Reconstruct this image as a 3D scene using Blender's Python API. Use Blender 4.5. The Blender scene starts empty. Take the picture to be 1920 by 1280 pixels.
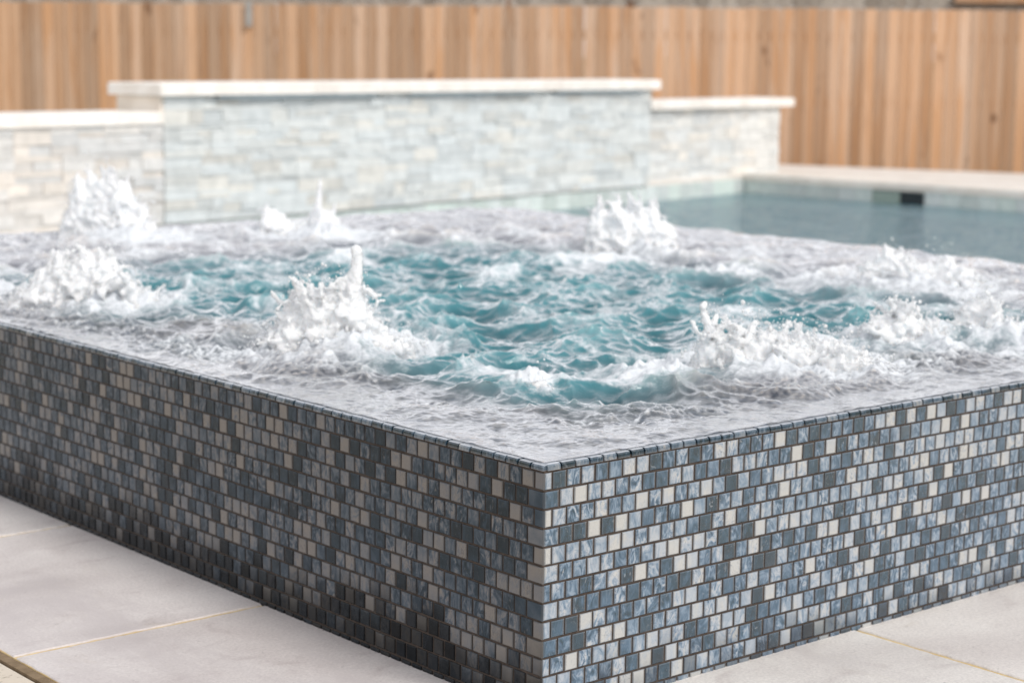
import bpy, bmesh, math, random
import numpy as np
from mathutils import Vector, Matrix
random.seed(7); RNG = np.random.default_rng(11)
sc = bpy.context.scene
COL = sc.collection
PT = 0.027                    # mosaic pitch
DZ = -0.369                   # deck level (spa rim is z = 0)
SX, SY = 2.77, 3.42           # spa plan size

# ------------------------------------------------------------------ helpers
def link(o, parent=None):
    COL.objects.link(o)
    if parent is not None: o.parent = parent
    return o

def tag(o, label=None, cat=None, group=None, kind=None):
    if label: o['label'] = label
    if cat: o['category'] = cat
    if group: o['group'] = group
    if kind: o['kind'] = kind
    return o

def empty(name, loc=(0, 0, 0)):
    o = bpy.data.objects.new(name, None); o.location = loc
    o.empty_display_size = .1
    return link(o)

class MB:
    """collects polygons with one colour attribute and optional uv"""
    def __init__(s): s.v = []; s.f = []; s.c = []; s.uv = []
    def quad_faces(s, vs, fs, col=(1, 1, 1, 1), uvs=None):
        b = len(s.v); s.v += [tuple(p) for p in vs]
        s.c += [col] * len(vs)
        s.uv += (uvs if uvs else [(.5, .5)] * len(vs))
        s.f += [tuple(b + i for i in f) for f in fs]
    def box(s, c, sx, sy, sz, col=(1, 1, 1, 1), ax=(1, 0, 0), bev=0.0, jit=0.0):
        """box centred at c, half sizes; local x axis along ax; bevelled top edges"""
        ax = Vector(ax).normalized(); ay = Vector((-ax.y, ax.x, 0)); az = Vector((0, 0, 1)); c = Vector(c)
        def P(x, y, z):
            return c + ax * x + ay * y + az * z
        j = lambda: random.uniform(-jit, jit)
        if bev <= 0:
            vs = [P(x * sx + j(), y * sy + j(), z * sz + j()) for z in (-1, 1) for y in (-1, 1) for x in (-1, 1)]
            s.quad_faces(vs, [(0, 2, 3, 1), (4, 5, 7, 6), (0, 1, 5, 4), (2, 6, 7, 3), (0, 4, 6, 2), (1, 3, 7, 5)], col)
        else:
            vs = []
            for z, o in ((-sz, 0), (sz - bev, 0), (sz, bev)):
                for x, y in ((-1, -1), (1, -1), (1, 1), (-1, 1)):
                    vs.append(P(x * (sx - o) + j(), y * (sy - o) + j(), z))
            fs = [(3, 2, 1, 0), (8, 9, 10, 11)]
            for l in (0, 4):
                for i in range(4):
                    k = (i + 1) % 4
                    fs.append((l + i, l + k, l + 4 + k, l + 4 + i))
            s.quad_faces(vs, fs, col)
    def build(s, name, mat, parent=None, smooth=False):
        me = bpy.data.meshes.new(name)
        me.from_pydata(s.v, [], s.f)
        a = me.color_attributes.new('tint', 'FLOAT_COLOR', 'POINT')
        a.data.foreach_set('color', np.array(s.c, dtype=np.float32).ravel())
        uvl = me.uv_layers.new(name='UVMap')
        li = np.zeros(len(me.loops), dtype=np.int32); me.loops.foreach_get('vertex_index', li)
        uvl.data.foreach_set('uv', np.array(s.uv, dtype=np.float32)[li].ravel())
        if smooth: me.shade_smooth()
        me.materials.append(mat)
        return link(bpy.data.objects.new(name, me), parent)

def poly_slab(name, pts, ztop, zbot, mat, parent=None):
    mb = MB(); n = len(pts)
    vs = [(x, y, ztop) for x, y in pts] + [(x, y, zbot) for x, y in pts]
    fs = [tuple(range(n)), tuple(range(2 * n - 1, n - 1, -1))]
    for i in range(n):
        k = (i + 1) % n; fs.append((i, n + i, n + k, k))
    mb.quad_faces(vs, fs)
    return mb.build(name, mat, parent)

# ------------------------------------------------------------------ materials
def new_mat(name):
    m = bpy.data.materials.new(name); m.use_nodes = True
    nt = m.node_tree; nt.nodes.clear()
    out = nt.nodes.new('ShaderNodeOutputMaterial')
    return m, nt, out
def N(nt, t, **k):
    n = nt.nodes.new(t)
    for a, b in k.items():
        if a in ('noise_dimensions', 'operation', 'blend_type', 'data_type', 'attribute_name', 'feature', 'distance', 'distribution', 'clamp', 'interpolation_type', 'vector_type', 'wave_type', 'bands_direction', 'offset', 'attribute_type'):
            setattr(n, a, b)
        else:
            n.inputs[a.replace('_', ' ')].default_value = b
    return n
def L(nt, a, b): nt.links.new(a, b)
def ramp(nt, fac, stops, interp='LINEAR'):
    r = nt.nodes.new('ShaderNodeValToRGB'); r.color_ramp.interpolation = interp
    e = r.color_ramp.elements
    while len(e) < len(stops): e.new(.5)
    for i, (p, c) in enumerate(stops):
        e[i].position = p; e[i].color = (c[0], c[1], c[2], 1) if len(c) == 3 else c
    L(nt, fac, r.inputs[0]); return r
def maprange(nt, val, a, b, c=0., d=1., smooth=True):
    m = nt.nodes.new('ShaderNodeMapRange'); m.interpolation_type = 'SMOOTHSTEP' if smooth else 'LINEAR'
    m.inputs['From Min'].default_value = a; m.inputs['From Max'].default_value = b
    m.inputs['To Min'].default_value = c; m.inputs['To Max'].default_value = d
    L(nt, val, m.inputs['Value']); return m.outputs['Result']
def math_(nt, op, a, b=None, c=None, clamp=False):
    m = nt.nodes.new('ShaderNodeMath'); m.operation = op; m.use_clamp = clamp
    for i, x in enumerate((a, b, c)):
        if x is None: continue
        if isinstance(x, (int, float)): m.inputs[i].default_value = x
        else: L(nt, x, m.inputs[i])
    return m.outputs[0]
def mixc(nt, fac, a, b, mode='MIX'):
    m = nt.nodes.new('ShaderNodeMix'); m.data_type = 'RGBA'; m.blend_type = mode
    for i, x in ((0, fac), (6, a), (7, b)):
        if isinstance(x, (int, float)): m.inputs[i].default_value = x
        elif isinstance(x, tuple): m.inputs[i].default_value = (x[0], x[1], x[2], 1)
        else: L(nt, x, m.inputs[i])
    return m.outputs[2]
def noise(nt, vec, scale, detail=4, rough=.55, dist=0., out='Fac'):
    n = nt.nodes.new('ShaderNodeTexNoise')
    n.inputs['Scale'].default_value = scale; n.inputs['Detail'].default_value = detail
    n.inputs['Roughness'].default_value = rough; n.inputs['Distortion'].default_value = dist
    if vec is not None: L(nt, vec, n.inputs['Vector'])
    return n.outputs[out]
def objco(nt, scale=(1, 1, 1)):
    t = nt.nodes.new('ShaderNodeTexCoord'); m = nt.nodes.new('ShaderNodeMapping')
    m.inputs['Scale'].default_value = scale; L(nt, t.outputs['Object'], m.inputs['Vector'])
    return m.outputs[0]
def bump(nt, h, strength=.3, dist=.002, normal=None):
    b = nt.nodes.new('ShaderNodeBump'); b.inputs['Strength'].default_value = strength; b.inputs['Distance'].default_value = dist
    L(nt, h, b.inputs['Height'])
    if normal is not None: L(nt, normal, b.inputs['Normal'])
    return b.outputs[0]
def principled(nt, out, col, rough=.5, normal=None, spec=.5, coat=0.):
    p = nt.nodes.new('ShaderNodeBsdfPrincipled')
    if isinstance(col, tuple): p.inputs['Base Color'].default_value = (*col, 1)
    else: L(nt, col, p.inputs['Base Color'])
    if isinstance(rough, (int, float)): p.inputs['Roughness'].default_value = rough
    else: L(nt, rough, p.inputs['Roughness'])
    p.inputs['Specular IOR Level'].default_value = spec
    p.inputs['Coat Weight'].default_value = coat; p.inputs['Coat Roughness'].default_value = .06
    if normal is not None: L(nt, normal, p.inputs['Normal'])
    if out is not None: L(nt, p.outputs[0], out.inputs[0])
    return p
def attr(nt, name='tint'):
    a = nt.nodes.new('ShaderNodeAttribute'); a.attribute_name = name
    s = nt.nodes.new('ShaderNodeSeparateColor'); L(nt, a.outputs['Color'], s.inputs[0])
    return a, s.outputs

def mat_tile(name, edge=True, top=False, foot_z0=-.30, foot_z1=-.37, foot_k=.3, mul=(1, 1, 1), spec=.6, coat=.4, flat=0.):
    """marbled glass mosaic: tint = (shade, rnd, rnd, swirl amount)"""
    m, nt, out = new_mat(name)
    a, s = attr(nt)
    geo = nt.nodes.new('ShaderNodeNewGeometry')
    off = nt.nodes.new('ShaderNodeCombineXYZ')
    L(nt, math_(nt, 'MULTIPLY', s[1], 17.), off.inputs[0]); L(nt, math_(nt, 'MULTIPLY', s[2], 23.), off.inputs[1])
    add = nt.nodes.new('ShaderNodeVectorMath'); add.operation = 'ADD'
    L(nt, geo.outputs['Position'], add.inputs[0]); L(nt, off.outputs[0], add.inputs[1])
    mpn = nt.nodes.new('ShaderNodeMapping'); mpn.inputs['Rotation'].default_value = (.5, .6, 0); mpn.inputs['Scale'].default_value = (1, 1, .55); L(nt, add.outputs[0], mpn.inputs[0])
    n1 = noise(nt, mpn.outputs[0], 52, 2, .5, 2.6)
    n2 = noise(nt, mpn.outputs[0], 58, 1, .5, 4.)
    fine = noise(nt, add.outputs[0], 420, 3, .6)
    sw = math_(nt, 'SUBTRACT', n1, .5)
    soft = math_(nt, 'SUBTRACT', noise(nt, add.outputs[0], 26, 1, .5), .5)
    sh = math_(nt, 'MULTIPLY_ADD', math_(nt, 'MULTIPLY', sw, a.outputs['Alpha']), 2.6, s[0])
    sh = math_(nt, 'MULTIPLY_ADD', soft, .55, sh)
    r = ramp(nt, sh, [(0, (.014, .042, .060)), (.2, (.030, .078, .112)), (.40, (.085, .16, .235)), (.6, (.255, .345, .435)), (.8, (.52, .56, .60)), (1, (.655, .635, .59))])
    # thin dark veins and pale flecks
    vein = math_(nt, 'ABSOLUTE', math_(nt, 'SUBTRACT', n2, .5))
    vm = maprange(nt, vein, .028, .004)
    vm = math_(nt, 'MULTIPLY', math_(nt, 'MULTIPLY', vm, a.outputs['Alpha']), 1.15)
    c = mixc(nt, vm, r.outputs[0], (.075, .125, .20))
    pale = maprange(nt, n2, .62, .72)
    c = mixc(nt, math_(nt, 'MULTIPLY', math_(nt, 'MULTIPLY', pale, a.outputs['Alpha']), .7), c, (.62, .64, .67))
    c = mixc(nt, 1., c, mixc(nt, fine, (.86, .86, .86), (1.1, 1.1, 1.1)), 'MULTIPLY')
    # glass edge seen inside each tile
    uv = nt.nodes.new('ShaderNodeUVMap'); sp = nt.nodes.new('ShaderNodeSeparateXYZ'); L(nt, uv.outputs[0], sp.inputs[0])
    def edge_mask(v, w):
        d = math_(nt, 'SUBTRACT', .5, math_(nt, 'ABSOLUTE', math_(nt, 'SUBTRACT', v, .5)))
        return maprange(nt, d, w, w * .35)
    em = math_(nt, 'MAXIMUM', edge_mask(sp.outputs[0], .07), edge_mask(sp.outputs[1], .05))
    c = mixc(nt, math_(nt, 'MULTIPLY', em, .5), c, (.17, .19, .21))
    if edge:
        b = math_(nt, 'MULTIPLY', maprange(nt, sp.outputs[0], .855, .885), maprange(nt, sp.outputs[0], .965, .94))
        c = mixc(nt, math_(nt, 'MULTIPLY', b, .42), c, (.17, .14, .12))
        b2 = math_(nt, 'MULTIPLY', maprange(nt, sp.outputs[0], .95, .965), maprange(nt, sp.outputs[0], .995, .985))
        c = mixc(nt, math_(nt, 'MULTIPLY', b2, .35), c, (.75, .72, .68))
    # colour darkens unevenly towards the bottom rows
    sz = nt.nodes.new('ShaderNodeSeparateXYZ'); L(nt, geo.outputs['Position'], sz.inputs[0])
    wn = noise(nt, geo.outputs['Position'], 5, 4)
    zz = math_(nt, 'MULTIPLY_ADD', math_(nt, 'SUBTRACT', wn, .5), .16, math_(nt, 'MULTIPLY_ADD', s[1], .07, sz.outputs[2]))
    wet = maprange(nt, zz, foot_z0, foot_z1)
    c = mixc(nt, math_(nt, 'MULTIPLY', wet, .9), c, mixc(nt, 1., c, (foot_k * .75, foot_k, foot_k * 1.2), 'MULTIPLY'))
    # lime haze and scattered dirt
    hz = noise(nt, geo.outputs['Position'], 7, 5, .6)
    c = mixc(nt, maprange(nt, hz, .58, .75, 0, .16), c, (.34, .36, .38))
    c = mixc(nt, 1., c, mul, 'MULTIPLY')  # overall dimming; on the shaded side it puts shade into the colour
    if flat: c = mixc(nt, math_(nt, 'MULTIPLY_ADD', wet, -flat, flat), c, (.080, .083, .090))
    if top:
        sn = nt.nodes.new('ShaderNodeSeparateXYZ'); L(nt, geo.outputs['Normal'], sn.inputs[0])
        c = mixc(nt, maprange(nt, sn.outputs[2], .45, .9, 0, .65), c, (.60, .62, .66))  # upward faces paled: a sky highlight painted into the trim colour
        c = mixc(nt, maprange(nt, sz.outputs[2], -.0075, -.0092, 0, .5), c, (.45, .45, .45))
    nb = bump(nt, noise(nt, add.outputs[0], 60, 3), .35, .0012)
    principled(nt, out, c, maprange(nt, hz, .35, .7, .10, .28), nb, spec, coat)
    return m

def mat_simple(name, c0, c1, scale, rough=.6, bs=.3, bd=.003, bscale=None, detail=6, coat=0., use_tint=False, vec=(1, 1, 1)):
    m, nt, out = new_mat(name)
    co = objco(nt, vec)
    n = noise(nt, co, scale, detail, .6)
    c = mixc(nt, maprange(nt, n, .3, .7), c0, c1)
    if use_tint:
        a = nt.nodes.new('ShaderNodeAttribute'); a.attribute_name = 'tint'
        c = mixc(nt, 1., c, a.outputs['Color'], 'MULTIPLY')
    nb = bump(nt, noise(nt, co, bscale or scale * 6, 5, .65), bs, bd)
    principled(nt, out, c, rough, nb, .4, coat)
    return m

def mat_slab():
    m, nt, out = new_mat('grey_limestone')
    co = objco(nt)
    a = nt.nodes.new('ShaderNodeAttribute'); a.attribute_name = 'tint'
    big = noise(nt, co, 2.3, 5, .6, .4); mid = noise(nt, objco(nt, (1, 1.6, 1)), 9, 6, .65, .6); fine = noise(nt, co, 190, 4, .7)
    c = mixc(nt, maprange(nt, big, .3, .7), (.69, .63, .595), (.80, .755, .715))
    c = mixc(nt, maprange(nt, mid, .52, .78, 0, .75), c, (.52, .455, .43))
    c = mixc(nt, maprange(nt, noise(nt, co, 4.5, 6, .7, 1.), .6, .74, 0, .5), c, (.55, .47, .38))
    c = mixc(nt, maprange(nt, fine, .25, .75), mixc(nt, 1., c, (.82, .82, .82), 'MULTIPLY'), mixc(nt, 1., c, (1.08, 1.08, 1.08), 'MULTIPLY'))
    # hairline veins
    vn = math_(nt, 'ABSOLUTE', math_(nt, 'SUBTRACT', noise(nt, objco(nt, (2.5, .6, 1)), 1.8, 5, .5, .6), .5))
    c = mixc(nt, maprange(nt, vn, .003, .0005, 0, .3), c, (.66, .61, .54))
    sm = noise(nt, objco(nt, (1.8, .8, 1)), 1.3, 6, .68, 1.2)
    c = mixc(nt, maprange(nt, sm, .48, .68, 0, .8), c, (.60, .55, .53))
    pit = maprange(nt, noise(nt, co, 75, 3, .6), .68, .74, 0, .35)
    c = mixc(nt, pit, c, (.25, .23, .22))
    c = mixc(nt, 1., c, a.outputs['Color'], 'MULTIPLY')
    h = math_(nt, 'ADD', math_(nt, 'MULTIPLY', fine, .5), noise(nt, co, 35, 5, .7))
    nb = bump(nt, h, .45, .002)
    principled(nt, out, c, maprange(nt, big, .35, .65, .30, .5), nb, .5)
    return m

def mat_travertine(name, c0, c1):
    m, nt, out = new_mat(name)
    co = objco(nt)
    big = noise(nt, co, 3, 5, .6); st = noise(nt, objco(nt, (1, 4, 1)), 45, 4, .6, .5)
    c = mixc(nt, big, c0, c1)
    holes = maprange(nt, st, .62, .68, 0, .8)
    c = mixc(nt, holes, c, (.22, .17, .11))
    h = math_(nt, 'SUBTRACT', noise(nt, co, 60, 6, .7), math_(nt, 'MULTIPLY', holes, 1.2))
    principled(nt, out, c, .6, bump(nt, h, .5, .003), .35)
    return m

def mat_wood(name, c0, c1, c2, dark):
    m, nt, out = new_mat(name)
    a, s = attr(nt)
    geo = nt.nodes.new('ShaderNodeNewGeometry')
    off = nt.nodes.new('ShaderNodeCombineXYZ')
    L(nt, math_(nt, 'MULTIPLY', s[0], 31.), off.inputs[0]); L(nt, math_(nt, 'MULTIPLY', s[1], 11.), off.inputs[2])
    add = nt.nodes.new('ShaderNodeVectorMath'); add.operation = 'ADD'
    L(nt, geo.outputs['Position'], add.inputs[0]); L(nt, off.outputs[0], add.inputs[1])
    mp = nt.nodes.new('ShaderNodeMapping'); mp.inputs['Scale'].default_value = (1, 1, .07); L(nt, add.outputs[0], mp.inputs[0])
    grain = noise(nt, mp.outputs[0], 26, 5, .65, .8)
    broad = noise(nt, mp.outputs[0], 8, 3, .6, .8)
    mp2 = nt.nodes.new('ShaderNodeMapping'); mp2.inputs['Scale'].default_value = (1, 1, .35); L(nt, add.outputs[0], mp2.inputs[0])
    kn = noise(nt, mp2.outputs[0], 6.5, 2, .5, .3)
    c = mixc(nt, s[0], c0, c1)
    c = mixc(nt, maprange(nt, broad, .42, .66), c, c2)
    c = mixc(nt, maprange(nt, grain, .5, .75, 0, .6), c, dark)
    c = mixc(nt, maprange(nt, kn, .68, .76, 0, .85), c, (.22, .10, .045))
    c = mixc(nt, 1., c, mixc(nt, s[2], (.72, .70, .68), (1.14, 1.14, 1.14)), 'MULTIPLY')
    principled(nt, out, c, .7, bump(nt, grain, .4, .003), .25)
    return m

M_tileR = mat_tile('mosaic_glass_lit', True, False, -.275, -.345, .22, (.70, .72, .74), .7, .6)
M_tileL = mat_tile('mosaic_glass_shade', False, False, -.21, -.305, .035, (.36, .335, .32), .15, .0, .20)  # darker, flatter copy: this side's shade is put into the tile colour
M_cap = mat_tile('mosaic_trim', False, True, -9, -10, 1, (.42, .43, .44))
M_grout = mat_simple('dark_grout', (.040, .028, .021), (.075, .055, .043), 60, .8, .5, .001)
M_slab = mat_slab()
M_joint = mat_simple('mustard_joint', (.58, .42, .19), (.74, .58, .32), 30, .85, .6, .002, 150)
M_trav = mat_travertine('cream_travertine', (.58, .49, .39), (.70, .63, .53))
M_coping = mat_simple('cream_coping_stone', (.70, .645, .58), (.82, .78, .725), 6, .5, .3, .003, 60, use_tint=True)
M_ledge = mat_simple('ledgestone', (.60, .60, .585), (.73, .72, .70), 14, .6, .6, .006, 50, use_tint=True)
M_band = mat_simple('waterline_tile', (.54, .61, .58), (.68, .73, .70), 25, .25, .2, .001, coat=.5, use_tint=True)
M_plaster = mat_simple('pool_plaster', (.06, .20, .27), (.10, .27, .33), 5, .6)
M_dark = mat_simple('skimmer_black', (.01, .014, .02), (.02, .03, .035), 9, .4)
M_bar = mat_simple('blue_grey_bar', (.20, .27, .31), (.30, .36, .39), 20, .35, use_tint=False)
M_fence = mat_wood('cedar_board', (.66, .41, .255), (.66, .46, .33), (.62, .345, .185), (.42, .235, .14))
M_fence2 = mat_wood('weathered_board', (.42, .37, .31), (.50, .45, .39), (.36, .31, .26), (.28, .23, .19))
M_metal = mat_simple('galvanised', (.38, .36, .34), (.46, .45, .43), 20, .5)
M_grass = mat_simple('dry_lawn', (.10, .12, .045), (.19, .17, .08), 3, .9, .8, .03, 30)

def mat_foam():
    m, nt, out = new_mat('white_froth')
    co = objco(nt)
    h = math_(nt, 'ADD', noise(nt, co, 95, 4, .65, .4), math_(nt, 'MULTIPLY', noise(nt, co, 300, 3, .6), .45))
    nb = bump(nt, h, .8, .0045)
    n = noise(nt, co, 32, 4, .6, .5)
    geo = nt.nodes.new('ShaderNodeNewGeometry')
    c = mixc(nt, maprange(nt, n, .35, .62), (.93, .96, .975), (.995, .998, 1.))
    c = mixc(nt, maprange(nt, noise(nt, co, 190, 3, .7, .5), .36, .60), mixc(nt, 1., c, (.91, .93, .945), 'MULTIPLY'), c)
    p = principled(nt, None, c, .3, nb, .5)
    p.inputs['Subsurface Weight'].default_value = .75
    p.inputs['Subsurface Radius'].default_value = (.03, .032, .034)
    p.inputs['Subsurface Scale'].default_value = 1.
    tl = nt.nodes.new('ShaderNodeBsdfTranslucent'); tl.inputs[0].default_value = (.97, .98, .985, 1); L(nt, nb, tl.inputs['Normal'])
    m0 = nt.nodes.new('ShaderNodeMixShader'); m0.inputs[0].default_value = .04; L(nt, p.outputs[0], m0.inputs[1]); L(nt, tl.outputs[0], m0.inputs[2])
    t = nt.nodes.new('ShaderNodeBsdfTransparent'); t.inputs[0].default_value = (.97, .985, .99, 1)
    lw = nt.nodes.new('ShaderNodeLayerWeight'); lw.inputs[0].default_value = .5
    edge_ = maprange(nt, lw.outputs['Facing'], .62, 1., 0., .6)
    hole = maprange(nt, noise(nt, co, 70, 4, .6, .8), .66, .78, 0., .15)
    fac = math_(nt, 'MAXIMUM', edge_, hole)
    m1 = nt.nodes.new('ShaderNodeMixShader'); L(nt, fac, m1.inputs[0]); L(nt, m0.outputs[0], m1.inputs[1]); L(nt, t.outputs[0], m1.inputs[2])
    g = nt.nodes.new('ShaderNodeBsdfGlossy'); g.inputs['Roughness'].default_value = .1; L(nt, nb, g.inputs['Normal'])
    fr = nt.nodes.new('ShaderNodeFresnel'); fr.inputs['IOR'].default_value = 1.33; L(nt, nb, fr.inputs['Normal'])
    mx = nt.nodes.new('ShaderNodeMixShader'); L(nt, fr.outputs[0], mx.inputs[0]); L(nt, m1.outputs[0], mx.inputs[1]); L(nt, g.outputs[0], mx.inputs[2])
    L(nt, mx.outputs[0], out.inputs[0])
    return m
M_foam = mat_foam()

def mat_spa_water():
    """surf attribute: r foam, g teal depth, b height, a clarity (rim)"""
    m, nt, out = new_mat('churning_water')
    a, s = attr(nt, 'surf')
    co = objco(nt)
    rip = noise(nt, co, 30, 4, .55, .7)
    fine = noise(nt, co, 115, 5, .68, .4)
    clr = a.outputs['Alpha']
    # suspended bubbles: streaky pale patches
    st = noise(nt, co, 15, 6, .7, 1.6)
    fo = math_(nt, 'ADD', s[0], math_(nt, 'MULTIPLY', math_(nt, 'SUBTRACT', st, .5), 1.25))
    fo = math_(nt, 'ADD', fo, math_(nt, 'MULTIPLY', math_(nt, 'SUBTRACT', fine, .5), .55))
    foam = maprange(nt, fo, .20, .92)
    hh = math_(nt, 'ADD', rip, math_(nt, 'MULTIPLY', fine, math_(nt, 'MULTIPLY_ADD', math_(nt, 'MAXIMUM', foam, math_(nt, 'MULTIPLY', clr, .35)), .8, .14)))
    nb = bump(nt, hh, .62, .0045)
    deep = ramp(nt, s[2], [(0., (.018, .095, .118)), (.5, (.052, .195, .225)), (1., (.20, .375, .40))])
    grey = ramp(nt, s[2], [(0., (.05, .06, .085)), (.5, (.36, .36, .38)), (1., (.86, .79, .72))])
    body = mixc(nt, s[1], grey.outputs[0], deep.outputs[0])
    body = mixc(nt, foam, body, mixc(nt, fine, (.58, .62, .655), (.82, .83, .845)))
    d = nt.nodes.new('ShaderNodeBsdfPrincipled')
    L(nt, body, d.inputs['Base Color']); L(nt, nb, d.inputs['Normal']); d.inputs['Specular IOR Level'].default_value = 0.
    d.inputs['Roughness'].default_value = .6
    t = nt.nodes.new('ShaderNodeBsdfTransparent'); t.inputs[0].default_value = (.92, .95, .97, 1)
    m1 = nt.nodes.new('ShaderNodeMixShader')
    tr = math_(nt, 'MULTIPLY', clr, math_(nt, 'SUBTRACT', 1., foam))
    L(nt, tr, m1.inputs[0]); L(nt, d.outputs[0], m1.inputs[1]); L(nt, t.outputs[0], m1.inputs[2])
    g = nt.nodes.new('ShaderNodeBsdfGlossy'); g.inputs['Color'].default_value = (.97, .97, .975, 1); g.inputs['Roughness'].default_value = .06; L(nt, nb, g.inputs['Normal'])
    fr = nt.nodes.new('ShaderNodeFresnel'); fr.inputs['IOR'].default_value = 1.45; L(nt, nb, fr.inputs['Normal'])
    f2 = maprange(nt, fr.outputs[0], .035, .36, .04, .93, False)
    patch = maprange(nt, noise(nt, co, 24, 6, .72, 1.8), .50, .66)
    f2 = math_(nt, 'MULTIPLY', f2, math_(nt, 'SUBTRACT', 1., math_(nt, 'MULTIPLY', math_(nt, 'MULTIPLY', clr, patch), .62)))
    m2 = nt.nodes.new('ShaderNodeMixShader')
    L(nt, math_(nt, 'MULTIPLY', f2, math_(nt, 'SUBTRACT', 1., math_(nt, 'MULTIPLY', foam, .75))), m2.inputs[0])
    L(nt, m1.outputs[0], m2.inputs[1]); L(nt, g.outputs[0], m2.inputs[2])
    L(nt, m2.outputs[0], out.inputs[0])
    return m

def mat_pool_water():
    m, nt, out = new_mat('calm_pool_water')
    co = objco(nt)
    h = math_(nt, 'ADD', noise(nt, co, 5, 4, .55, .5), math_(nt, 'MULTIPLY', noise(nt, co, 16, 4, .6, .4), .35))
    nb = bump(nt, h, 1., .42)
    d = nt.nodes.new('ShaderNodeBsdfDiffuse'); d.inputs[0].default_value = (.085, .225, .275, 1)
    t = nt.nodes.new('ShaderNodeBsdfTransparent'); t.inputs[0].default_value = (.55, .8, .85, 1)
    m1 = nt.nodes.new('ShaderNodeMixShader'); m1.inputs[0].default_value = .45
    L(nt, d.outputs[0], m1.inputs[1]); L(nt, t.outputs[0], m1.inputs[2])
    g = nt.nodes.new('ShaderNodeBsdfGlossy'); g.inputs['Color'].default_value = (.97, .97, .975, 1); g.inputs['Roughness'].default_value = .05; L(nt, nb, g.inputs['Normal'])
    fr = nt.nodes.new('ShaderNodeFresnel'); fr.inputs['IOR'].default_value = 1.33; L(nt, nb, fr.inputs['Normal'])
    m2 = nt.nodes.new('ShaderNodeMixShader'); L(nt, math_(nt, 'MULTIPLY', fr.outputs[0], .70), m2.inputs[0])
    L(nt, m1.outputs[0], m2.inputs[1]); L(nt, g.outputs[0], m2.inputs[2]); L(nt, m2.outputs[0], out.inputs[0])
    return m
M_water = mat_spa_water(); M_pool = mat_pool_water()

def mat_rim_mosaic():
    m, nt, out = new_mat('submerged_mosaic')
    co = objco(nt)
    b = nt.nodes.new('ShaderNodeTexBrick'); b.offset = .5
    L(nt, co, b.inputs['Vector']); b.inputs['Scale'].default_value = 1.
    b.inputs['Brick Width'].default_value = PT; b.inputs['Row Height'].default_value = PT; b.inputs['Mortar Size'].default_value = .0015
    b.inputs['Color1'].default_value = (.22, .27, .36, 1); b.inputs['Color2'].default_value = (.86, .82, .77, 1); b.inputs['Mortar'].default_value = (.10, .08, .07, 1)
    principled(nt, out, b.outputs[0], .3)
    return m
M_rim = mat_rim_mosaic()

# ------------------------------------------------------------------ spa shell
spa = empty('raised_spa', (SX / 2, SY / 2, DZ))
tag(spa, 'raised square spa clad in blue and cream glass mosaic, its water churning white', 'spa')
OFF = -Vector(spa.location)
def under(o):                      # meshes are written in world coordinates
    o.parent = spa; o.location = OFF; return o

def tile_tint(prev=None):
    r = random.random()
    if r < .10: sh, sw = random.uniform(.90, 1.06), random.choice([.06, .1, .16, .4])
    elif r < .40: sh, sw = random.uniform(.64, .90), random.uniform(.12, .6)
    elif r < .80: sh, sw = random.uniform(.38, .64), random.uniform(.2, .75)
    else: sh, sw = random.uniform(.08, .36), random.choice([.12, .2, .3, .5])
    return (sh, random.random(), random.random(), sw)

def add_tile(mb, O, U, W, u0, u1, z0, z1, proud, tint, bev=.0014, thick=.004):
    """tile on plane O + U*u + z, outward normal W"""
    g = .0016
    j = lambda k=.00035: random.uniform(-k, k)
    a0, a1, b0, b1 = u0 + g + j(), u1 - g + j(), z0 + g + j(), z1 - g + j()
    def P(u, z, w): return O + U * u + Vector((0, 0, z)) + W * w
    t = [proud + j(.0004) for _ in range(4)]
    rim = [(a0, b0), (a1, b0), (a1, b1), (a0, b1)]
    ins = [(a0 + bev, b0 + bev), (a1 - bev, b0 + bev), (a1 - bev, b1 - bev), (a0 + bev, b1 - bev)]
    vs = [P(u, z, proud - thick) for u, z in rim] + [P(u, z, proud - bev * .8) for u, z in rim] + [P(u, z, t[i]) for i, (u, z) in enumerate(ins)]
    uvr = [(0, 0), (1, 0), (1, 1), (0, 1)]; e = .05
    uvi = [(e, e), (1 - e, e), (1 - e, 1 - e), (e, 1 - e)]
    fs = [(8, 9, 10, 11)]
    for l in (0, 4):
        for i in range(4):
            k = (i + 1) % 4; fs.append((l + i, l + k, l + 4 + k, l + 4 + i))
    mb.quad_faces(vs, fs, tint, uvr + uvr + uvi)

def tile_face(O, U, W, length, offA, offB, mat, ext=0., label=None):
    """offA / offB: first full-tile start for odd / even rows, in pitches"""
    mb = MB(); O = Vector(O); U = Vector(U); W = Vector(W)
    for k in range(14):
        zt = -(.39 + k) * PT; zb = zt - PT
        u = (offA if k % 2 == 0 else offB) * PT
        first = True
        t = tile_tint()
        if first:
            add_tile(mb, O, U, W, -ext, u, zb, zt, .0022, t if ext == 0 else (random.choice([.98, 1.02, .8, .96, .45]), random.random(), random.random(), .05))
        while u < length - .004:
            e = min(u + PT, length)
            if e - u > .008: add_tile(mb, O, U, W, u, e, zb, zt, .0022, tile_tint())
            u = e
    # orientation: U x Z must face W
    o = mb.build('tile_wall', mat)
    if Vector((0, 0, 1)).cross(U).dot(W) > 0:
        pass
    bm = bmesh.new(); bm.from_mesh(o.data); bmesh.ops.recalc_face_normals(bm, faces=bm.faces); bm.to_mesh(o.data); bm.free()
    if label: o['label'] = label
    return under(o)

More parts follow.
